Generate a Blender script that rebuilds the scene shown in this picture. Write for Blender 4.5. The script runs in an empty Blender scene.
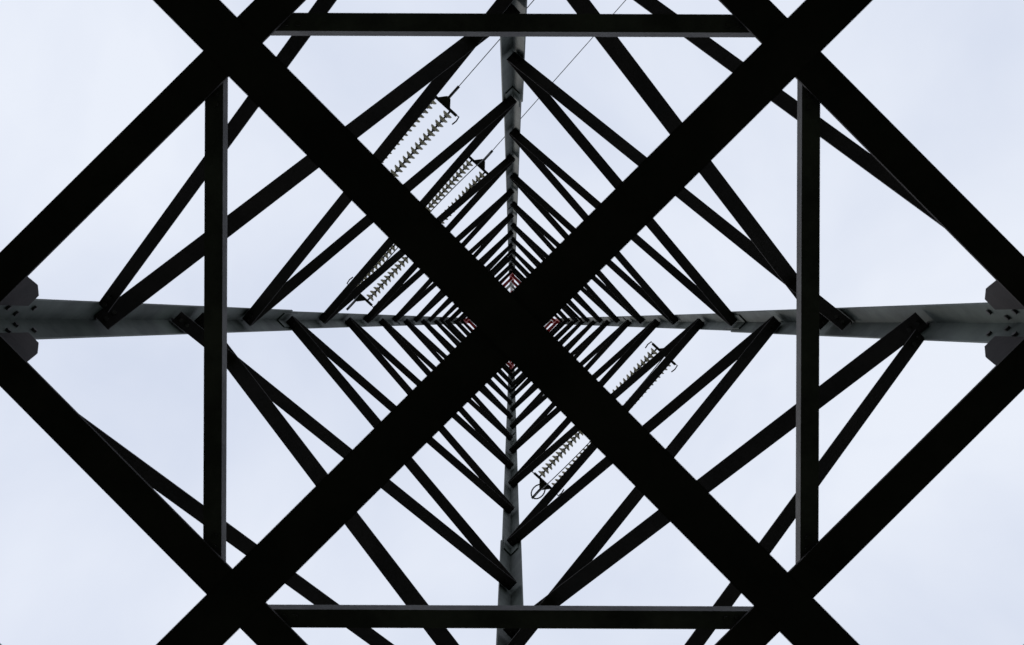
import bpy, math, random
from mathutils import Vector, Matrix
random.seed(4)
scene = bpy.context.scene
F = 1138.0           # focal length in pixels of a 1024 px wide frame
CAMZ = 1.6

# ---------------------------------------------------------------- materials
def mat(name, col, col2=None, rough=0.7, metal=0.0, scale=6.0, bump=0.15, transl=0.0):
    m = bpy.data.materials.new(name); m.use_nodes = True
    nt = m.node_tree; b = nt.nodes["Principled BSDF"]
    b.inputs["Roughness"].default_value = rough
    b.inputs["Metallic"].default_value = metal
    b.inputs["Specular IOR Level"].default_value = 0.3
    tc = nt.nodes.new("ShaderNodeTexCoord")
    nz = nt.nodes.new("ShaderNodeTexNoise"); nz.inputs["Scale"].default_value = scale
    nz.inputs["Detail"].default_value = 4; nz.inputs["Roughness"].default_value = 0.65
    nt.links.new(tc.outputs["Object"], nz.inputs["Vector"])
    rp = nt.nodes.new("ShaderNodeValToRGB")
    rp.color_ramp.elements[0].position = 0.36; rp.color_ramp.elements[1].position = 0.64
    rp.color_ramp.elements[0].color = (*col, 1)
    rp.color_ramp.elements[1].color = (*(col2 or col), 1)
    nt.links.new(nz.outputs["Fac"], rp.inputs["Fac"])
    nt.links.new(rp.outputs["Color"], b.inputs["Base Color"])
    if bump:
        n2 = nt.nodes.new("ShaderNodeTexNoise"); n2.inputs["Scale"].default_value = scale*9
        nt.links.new(tc.outputs["Object"], n2.inputs["Vector"])
        bp = nt.nodes.new("ShaderNodeBump"); bp.inputs["Strength"].default_value = bump
        bp.inputs["Distance"].default_value = 0.01
        nt.links.new(n2.outputs["Fac"], bp.inputs["Height"])
        nt.links.new(bp.outputs["Normal"], b.inputs["Normal"])
    if transl:
        tr = nt.nodes.new("ShaderNodeBsdfTranslucent"); tr.inputs["Color"].default_value = (*(col2 or col), 1)
        mx = nt.nodes.new("ShaderNodeMixShader"); mx.inputs[0].default_value = transl
        nt.links.new(b.outputs[0], mx.inputs[1]); nt.links.new(tr.outputs[0], mx.inputs[2])
        nt.links.new(mx.outputs[0], nt.nodes["Material Output"].inputs["Surface"])
    return m
M_DARK = mat("weathered_dark_steel", (0.010,0.008,0.009), (0.024,0.019,0.020), 0.85, 0, 3)
M_LEG  = mat("galvanised_steel", (0.024,0.031,0.028), (0.078,0.095,0.084), 0.65, 0, 1.8)
M_STRIP= mat("brace_steel", (0.030,0.028,0.030), (0.070,0.067,0.069), 0.75, 0, 4)
M_RED  = mat("red_warning_paint", (0.30,0.012,0.015), (0.42,0.03,0.03), 0.5, 0, 3)
M_WHITE= mat("white_warning_paint", (0.45,0.45,0.45), (0.6,0.6,0.58), 0.5, 0, 3)
M_BOLT = mat("bolt_steel", (0.02,0.02,0.02), (0.05,0.045,0.045), 0.5, 0.3, 20, 0)
M_GLASS= mat("insulator_porcelain", (0.50,0.48,0.41), (0.74,0.71,0.62), 0.25, 0, 5, 0, 0.6)
M_WIRE = mat("aluminium_cable", (0.12,0.12,0.13), (0.2,0.2,0.21), 0.5, 0.3, 8, 0)
M_CONC = mat("concrete", (0.25,0.24,0.22), (0.38,0.37,0.34), 0.9, 0, 5, 0.4)
M_GRASS= mat("grass_ground", (0.022,0.034,0.014), (0.042,0.048,0.022), 1.0, 0, 0.8, 0.5)

# ---------------------------------------------------------------- mesh bucket
class Bucket:
    def __init__(s): s.v=[]; s.f=[]; s.m=[]
    def add(s, vs, fs, mi=0):
        o=len(s.v); s.v += [tuple(x) for x in vs]
        s.f += [tuple(i+o for i in f) for f in fs]; s.m += [mi]*len(fs)
    def obj(s, name, mats, parent=None, smooth=False):
        me = bpy.data.meshes.new(name); me.from_pydata(s.v,[],s.f)
        for m in mats: me.materials.append(m)
        for p,mi in zip(me.polygons,s.m):
            p.material_index = mi; p.use_smooth = smooth
        me.update()
        o = bpy.data.objects.new(name, me); scene.collection.objects.link(o)
        if parent: o.parent = parent
        return o

def angle(B, p0, p1, u, v, a, b, t, mi=0):
    """rolled L profile from p0 to p1. flange a along u, flange b along v"""
    prof=[(0,0),(a,0),(a,t),(t,t),(t,b),(0,b)]
    n=len(prof)
    vs=[p0+u*x+v*y for x,y in prof]+[p1+u*x+v*y for x,y in prof]
    fs=[(i,(i+1)%n,(i+1)%n+n,i+n) for i in range(n)]
    fs+=[(0,1,2,3),(0,3,4,5),(n,n+3,n+2,n+1),(n,n+5,n+4,n+3)]
    B.add(vs,fs,mi)

def box(B, p0, p1, u, v, a, b, mi=0):
    vs=[p+u*x+v*y for p in (p0,p1) for x,y in ((-a/2,-b/2),(a/2,-b/2),(a/2,b/2),(-a/2,b/2))]
    B.add(vs,[(0,1,5,4),(1,2,6,5),(2,3,7,6),(3,0,4,7),(3,2,1,0),(4,5,6,7)],mi)

def prism(B, pts, nrm, t, mi=0):
    n=len(pts); vs=[p-nrm*t/2 for p in pts]+[p+nrm*t/2 for p in pts]
    B.add(vs,[tuple(range(n))[::-1],tuple(range(n,2*n))]+[(i,(i+1)%n,(i+1)%n+n,i+n) for i in range(n)],mi)

def hexbolt(B, c, nrm, r=0.016, h=0.016, mi=0):
    nrm=nrm.normalized(); x=nrm.orthogonal().normalized(); y=nrm.cross(x)
    pts=[c+x*r*math.cos(k*math.pi/3)+y*r*math.sin(k*math.pi/3) for k in range(6)]
    prism(B,[p+nrm*h/2 for p in pts],nrm,h,mi)

def tube(B, pts, r, mi=0, n=6, closed=False):
    rings=[]
    for i,p in enumerate(pts):
        d=(pts[min(i+1,len(pts)-1)]-pts[max(i-1,0)])
        if closed: d=pts[(i+1)%len(pts)]-pts[i-1]
        d.normalize(); ref=Vector((0,0,1)) if abs(d.z)<.9 else Vector((1,0,0))
        x=d.cross(ref).normalized(); y=x.cross(d)
        rings.append([p+x*r*math.cos(2*math.pi*k/n)+y*r*math.sin(2*math.pi*k/n) for k in range(n)])
    vs=[q for g in rings for q in g]; fs=[]
    m=len(pts); last=m if closed else m-1
    for i in range(last):
        for k in range(n):
            fs.append((i*n+k,i*n+(k+1)%n,((i+1)%m)*n+(k+1)%n,((i+1)%m)*n+k))
    B.add(vs,fs,mi)

# ---------------------------------------------------------------- tower geometry
# heights h are measured from eye level, + CAMZ gives world z
def W(h):
    if h<=40: return 2.80-0.0392*h
    return max(0.12,(2.80-0.0392*40)*(1-(h-40)/4.5)+0.12*(h-40)/4.5)
D=[Vector((-1,0,0)),Vector((0,-1,0)),Vector((1,0,0)),Vector((0,1,0))]
UP=Vector((0,0,1))
def C(k,h): return D[k%4]*W(h)+UP*(h+CAMZ)

tower=bpy.data.objects.new("transmission_tower",None); scene.collection.objects.link(tower)
legs=Bucket(); br=Bucket(); ringB=Bucket(); plan=Bucket(); gus=Bucket(); bolts=Bucket()

# panel points: panels get shorter as the body narrows
H0=5.12
ZN=[H0]
while ZN[-1]<38.6:
    n=len(ZN)
    ZN.append(ZN[-1]+(1.62 if n<=6 else (1.42 if n<=11 else 1.22)))
NMAX=len(ZN)-1
def zn(n): return ZN[n]
def legmat(h): return 1 if (33.0<h<36.5 or h>40.5) else (2 if 36.5<=h<=40.5 else 0)

# legs (mitred segments of a rolled angle, opening inwards)
for k in range(4):
    f1=((D[(k+1)%4]-D[k]).normalized()); f2=((D[(k-1)%4]-D[k]).normalized())
    hs=[-CAMZ-0.1,3.3,11.6,20,33.0,36.5,40,40.5,44.5]
    for a,b in zip(hs[:-1],hs[1:]):
        wd=0.150 if a<11 else (0.13 if a<33 else (0.11 if a<40 else .08))
        angle(legs,C(k,a),C(k,b),f1,f2,wd,wd,0.014,legmat((a+b)/2))
    # splice plates with bolts
    for hs_ in (11.6,20.0,28.0):
        for fd,nn in ((f1,f2),(f2,f1)):
            c0=C(k,hs_-.3)+fd*.07+nn*.022; c1=C(k,hs_+.3)+fd*.07+nn*.022
            box(legs,c0,c1,fd,nn,.10,.012,0)
    for fd,nn in ((f1,f2),(f2,f1)):
        for hb in (5.22,5.36,5.50,5.64,5.78,5.92):
            hexbolt(bolts,C(k,hb)+fd*(.06 if int(hb*50)%2 else .10)+nn*.014,nn,.016,.014)

def inward(k):   # face k lies between corner k and k+1
    return -(D[k]+D[(k+1)%4]).normalized()

def facebar(B,k,pa,pb,flat,side,t=0.010,mi=0,inset=0.018,flip=False):
    N=inward(k)
    d=(pb-pa).normalized()
    u=N.cross(d).normalized()
    if u.z<0: u=-u
    v=u.cross(d).normalized()
    if v.dot(N)<0: v=-v
    pa=pa+N*inset; pb=pb+N*inset
    if flip:
        angle(B,pa+u*side,pb+u*side,-u,v,side,flat,t,mi)
    else:
        angle(B,pa,pb,u,v,side,flat,t,mi)
    return u,v,d

# single-laced bracing: corner k carries odd nodes, corner k+1 carries even nodes
for k in range(4):
    N=inward(k)
    along=(D[(k+1)%4]-D[k]).normalized()
    for n in range(NMAX):
        h0,h1=zn(n),zn(n+1)
        kk0=(k+1) if n%2==0 else k
        kk1=k if n%2==0 else (k+1)
        s0=-along if n%2==0 else along
        e=0.05
        offs={0:-0.12,2:-0.24}
        o0=offs.get(n,0.045); o1=offs.get(n+1,0.045)
        pa=C(kk0,h0+o0)+s0*e
        pb=C(kk1,h1-o1)-s0*(0.14 if n==0 else .05)
        if n==0: fl,sd=0.078,0.06
        elif n==1: fl,sd=0.115,0.07
        elif n<4: fl,sd=0.098,0.07
        elif n<8: fl,sd=0.088,0.065
        elif n<13: fl,sd=0.080,0.06
        else: fl,sd=0.070,0.06
        hm=(h0+h1)/2
        mi=legmat(hm)
        ins=0.018 if n!=2 else 0.031
        if n==0: ins=0.006
        u,v,d=facebar(br,k,pa,pb,fl,sd,mi=mi,inset=ins)
        if n<9:
            for q_,sg in ((pa,1),(pb,-1)):
                for j in (0.035,0.095):
                    hexbolt(bolts,q_+N*(ins+0.011)+d*sg*j+u*sd*0.5,N,0.015,0.014)
                    hexbolt(bolts,q_+N*(ins+fl*0.5)+d*sg*j-u*0.001,-u,0.014,0.012)

# main horizontal ring (wide member) + node gussets
def ring(h,flat,side,t=.014,B=ringB,mi=0,e=.05,inset=.03):
    for k in range(4):
        al=(D[(k+1)%4]-D[k]).normalized()
        facebar(B,k,C(k,h)+al*e,C(k+1,h)-al*e,flat,side,t,mi,inset=inset)
ring(H0-0.06,0.158,0.12,.016,inset=.02)
ring(3.3,0.14,0.12,.014)
for hh in (26.9,28.5,31.0,32.6): ring(hh,.06,.06,.008)
for k in range(4):
    for s,kk in ((1,k),(-1,k-1)):
        N=inward(kk%4); al=(D[(k+s)%4]-D[k]).normalized()
        c=lambda h,x: C(k,h)+al*x+N*0.024
        prism(gus,[c(5.07,.125),c(5.07,.38),c(5.34,.36),c(5.68,.27),c(5.80,.20),c(5.80,.125)],N,.012)
        prism(gus,[c(3.1,.02),c(3.1,.5),c(3.35,.5),c(3.75,.02)],N,.012)

# square plan bracing joining the middles of the ring members
w0=W(H0-.06)
hz=H0+CAMZ-0.03
q=295/F*H0        # distance of bar centre line from axis
s_in=(w0-q)-0.10
def planbar(pa,pb,inn,width=0.082,vert=0.085):
    angle(plan,pa+inn*width*0.4,pb+inn*width*0.4,-inn,UP,width,vert,0.009)
for sx in (-1,1):
    planbar(Vector((sx*q,-s_in,hz)),Vector((sx*q,s_in,hz)),Vector((-sx,0,0)))
    planbar(Vector((-s_in,sx*q,hz+.004)),Vector((s_in,sx*q,hz+.004)),Vector((0,-sx,0)))
    for sy in (-1,1):
        for j in (.04,.09):
            hexbolt(bolts,Vector((sx*q,sy*(s_in-.12-j),hz)),-UP,.013,.012)
            hexbolt(bolts,Vector((sy*(s_in-.12-j),sx*q,hz+.004)),-UP,.013,.012)
# big cross at the lower diaphragm
X=Bucket()
hx=3.3+CAMZ
for (dx,dy,dz,ox) in ((1,1,0,-.016),(1,-1,0.022,.008)):
    d=Vector((dx,dy,0)).normalized(); nn=Vector((-d.y,d.x,0))
    L=W(3.3)/math.sqrt(2)-0.03
    c=Vector((ox,0.004,hx+dz))
    angle(X,c-d*L-nn*0.0015,c+d*L-nn*0.0015,-nn,UP,0.068,0.075,0.01)
    angle(X,c-d*L+nn*0.0015,c+d*L+nn*0.0015,nn,UP,0.068,0.075,0.01)
    box(X,c-d*L+UP*-.004,c+d*L+UP*-.004,nn,UP,0.131,0.006)
low=Bucket()
for k in range(4):
    al=(D[(k+1)%4]-D[k]).normalized(); N=inward(k)
    mid=(C(k,3.2)+C(k+1,3.2))/2
    facebar(low,k,C(k,-1.3)+al*.08,mid-al*.05,.09,.09)
    facebar(low,k,C(k+1,-1.3)-al*.08,mid+al*.05,.09,.09)
foot=Bucket()
for k in range(4):
    c=C(k,-CAMZ)
    for (s,z0,z1) in ((.9,-.3,.18),(.55,.18,.42)):
        box(foot,Vector((c.x,c.y,z0)),Vector((c.x,c.y,z1)),Vector((1,0,0)),Vector((0,1,0)),s,s)

# ---------------------------------------------------------------- cross arms
arms=Bucket()
def crossarm(sgn,h,tip,base_w=.48,dep=1.6,mi=0):
    dd=Vector((sgn,sgn,0)).normalized(); nn=Vector((-dd.y,dd.x,0))
    tipw=tip.copy()
    fd=W(h)/math.sqrt(2); fd2=W(h+dep)/math.sqrt(2)
    ch=[]
    for s in (-1,1):
        b=dd*fd+nn*s*base_w+UP*(h+CAMZ); tp=dd*fd2+nn*s*base_w*.9+UP*(h+dep+CAMZ)
        t1=tipw+nn*s*.12
        angle(arms,b,t1,nn*-s,UP,.08,.08,.009,mi)
        angle(arms,tp,t1+UP*.12,nn*-s,-UP,.07,.07,.009,mi)
        ch.append((b,tp,t1))
        for i in range(5):
            f0=i/5; f1=(i+1)/5
            A=b.lerp(t1,f0); Bq=tp.lerp(t1+UP*.12,f0); A1=b.lerp(t1,f1)
            box(arms,A,Bq,nn,dd,.04,.04,mi); box(arms,Bq,A1,nn,dd,.035,.035,mi)
    for i in range(6):
        A=ch[0][0].lerp(ch[0][2],i/6); Bq=ch[1][0].lerp(ch[1][2],(i+1)/6)
        A2=ch[1][0].lerp(ch[1][2],i/6)
        box(arms,A,Bq,dd,UP,.05,.03,mi); box(arms,A+UP*.04,A2+UP*.04,dd,UP,.05,.03,mi)
    box(arms,tipw-nn*.3,tipw+nn*.3,dd,UP,.25,.05,mi)
LD=Vector((.672,-.740,0)).normalized()
def P(px,py,h): return Vector((px*h/F,py*h/F,h+CAMZ))
HA,HB=26.9,31.0
tA=P(-138,-140,HA); tB=P(-92,-90,HB); tC=P(93,97,HB)
crossarm(-1,HA,tA); crossarm(-1,HB,tB); crossarm(1,HB,tC)
crossarm(1,39,P(50,50,39),.3,1.0,1); crossarm(-1,39,P(-50,-50,39),.3,1.0,1)

# ---------------------------------------------------------------- insulators
def insulator(tip,dirv,length=2.5,ringend=False):
    B=Bucket(); dirv=(dirv+UP*-0.05).normalized()
    side=dirv.cross(UP).normalized(); upv=side.cross(dirv).normalized()
    gap=.24
    prism(B,[tip+side*.04,tip+dirv*.30+side*.34,tip+dirv*.38+side*.34,tip+dirv*.38-side*.34,tip+dirv*.30-side*.34,tip-side*.04],upv,.02,1)
    n=14; sp=(length-.55)/n
    for s in (-1,1):
        o=tip+side*gap*s+dirv*.36
        tube(B,[o,o+dirv*(sp*n+.05)],.024,1,6)
        for i in range(n):
            c=o+dirv*(sp*(i+.6))
            prof=[(.035,-.055),(.06,-.045),(.112,-.016),(.130,.018),(.122,.026),(.09,.008),(.07,.020),(.035,.0)]
            m=14; vs=[];fs=[]
            for r,x in prof:
                for j in range(m):
                    an=2*math.pi*j/m
                    vs.append(c+dirv*x+side*r*math.cos(an)+upv*r*math.sin(an))
            for a_ in range(len(prof)-1):
                for j in range(m):
                    fs.append((a_*m+j,a_*m+(j+1)%m,(a_+1)*m+(j+1)%m,(a_+1)*m+j))
            B.add(vs,fs,0)
            tube(B,[c-dirv*.072,c-dirv*.025],.048,1,8)
    e=tip+dirv*(length-.12)
    box(B,e-side*.42,e+side*.42,dirv,upv,.07,.03,1)
    prism(B,[e+side*.22,e+dirv*.2+side*.05,e+dirv*.2-side*.05,e-side*.22],upv,.03,1)
    for s in (-1,1):
        tube(B,[e+side*s*.40,e+side*s*.48+dirv*.02,e+side*s*.50-dirv*.10,e+side*s*.48-dirv*.22],.018,1,5)
    if ringend:
        pts=[e+dirv*(.30+.22*math.cos(t*math.tau/16))+side*.16*math.sin(t*math.tau/16) for t in range(16)]
        tube(B,pts,.02,1,5,closed=True)
    tube(B,[e+dirv*.2,e+dirv*.55],.035,1,6)
    B.obj("insulator_string",[M_GLASS,M_BOLT])
    return e+dirv*.5
def line(B,e,dirv,L=160,sag=6):
    pts=[]
    for i in range(41):
        t=i/40; pts.append(e+dirv*L*t-UP*(4*sag*t*(1-t)))
    tube(B,pts,.011,0,5)
wires=Bucket()
eA=insulator(tA,LD,2.55); line(wires,eA,LD)
eB1=insulator(tB,LD,2.5); line(wires,eB1,LD)
eB2=insulator(tB,-LD,2.5)
eC1=insulator(tC,LD,2.5)
eC2=insulator(tC,-LD,2.5,True)
for a_,b_ in ((eB1,eB2),(eC1,eC2)):
    pts=[a_.lerp(b_,i/24)-UP*(4*1.1*(i/24)*(1-i/24)) for i in range(25)]
    tube(wires,pts,.014,0,5)
wires.obj("power_line",[M_WIRE])

legs.obj("leg_angles",[M_LEG,M_RED,M_WHITE],tower)
br.obj("face_bracing",[M_DARK,M_RED,M_WHITE],tower)
ringB.obj("ring_members",[M_DARK],tower)
plan.obj("plan_bracing",[M_STRIP],tower)
X.obj("diaphragm_cross",[M_DARK],tower)
gus.obj("gusset_plates",[M_DARK],tower)
bolts.obj("bolts",[M_BOLT],tower)
low.obj("base_bracing",[M_DARK],tower)
arms.obj("cross_arms",[M_DARK,M_RED],tower)
foot.obj("concrete_footings",[M_CONC],tower)

# ---------------------------------------------------------------- ground
g=Bucket(); S=900
N_=60
vs=[];fs=[]
for i in range(N_+1):
    for j in range(N_+1):
        x=-S+2*S*i/N_; y=-S+2*S*j/N_
        r=math.hypot(x,y)
        vs.append((x,y,0 if r<60 else 1.5*math.sin(x*.011)*math.cos(y*.013)*min(1,(r-60)/200)))
for i in range(N_):
    for j in range(N_):
        a_=i*(N_+1)+j; fs.append((a_,a_+N_+1,a_+N_+2,a_+1))
g.add(vs,fs); g.obj("ground",[M_GRASS],None,True)

# ---------------------------------------------------------------- sky
w=bpy.data.worlds.new("World"); scene.world=w; w.use_nodes=True
nt=w.node_tree; bg=nt.nodes["Background"]
sky=nt.nodes.new("ShaderNodeTexSky"); sky.sky_type='NISHITA'; sky.sun_disc=False
SE,SR=math.radians(50),math.radians(300)
sky.sun_elevation=SE; sky.sun_rotation=SR
tc=nt.nodes.new("ShaderNodeTexCoord")
nz=nt.nodes.new("ShaderNodeTexNoise"); nz.inputs["Scale"].default_value=3.0; nz.inputs["Detail"].default_value=5
nz.inputs["Roughness"].default_value=.5; nz.inputs["Distortion"].default_value=.3
nt.links.new(tc.outputs["Generated"],nz.inputs["Vector"])
rp=nt.nodes.new("ShaderNodeValToRGB")
rp.color_ramp.elements[0].position=.32; rp.color_ramp.elements[1].position=.64
rp.color_ramp.elements[0].color=(6.8,7.4,8.8,1); rp.color_ramp.elements[1].color=(8.5,8.95,9.9,1)
nt.links.new(nz.outputs["Fac"],rp.inputs["Fac"])
mx=nt.nodes.new("ShaderNodeMix"); mx.data_type='RGBA'; mx.inputs[0].default_value=.96
nt.links.new(sky.outputs[0],mx.inputs[6]); nt.links.new(rp.outputs[0],mx.inputs[7])
nt.links.new(mx.outputs[2],bg.inputs["Color"]); bg.inputs["Strength"].default_value=0.1
sl=bpy.data.lights.new("sun","SUN"); sl.energy=0.7; sl.angle=math.radians(14); sl.color=(1,.96,.9)
so=bpy.data.objects.new("sun",sl); scene.collection.objects.link(so)
sd=Vector((math.sin(SR)*math.cos(SE),math.cos(SR)*math.cos(SE),math.sin(SE)))
so.rotation_euler=sd.to_track_quat('Z','Y').to_euler()

# ---------------------------------------------------------------- camera (looking straight up)
cd=bpy.data.cameras.new("camera"); cam=bpy.data.objects.new("camera",cd); scene.collection.objects.link(cam)
cd.sensor_width=36; cd.lens=36*F/1024; cd.clip_end=3000; cd.clip_start=.05
cam.location=(0,0,CAMZ)
R=Matrix.Rotation(math.pi,4,'X')
roll=Matrix.Rotation(math.radians(-0.22),4,'Z')
cam.rotation_euler=(roll@R).to_euler()
cd.shift_y=-1.5/1024; cd.shift_x=0.3/1024
cd.dof.use_dof=True; cd.dof.focus_distance=12; cd.dof.aperture_fstop=9
scene.camera=cam
scene.view_settings.view_transform='Standard'; scene.view_settings.look='None'; scene.view_settings.exposure=0
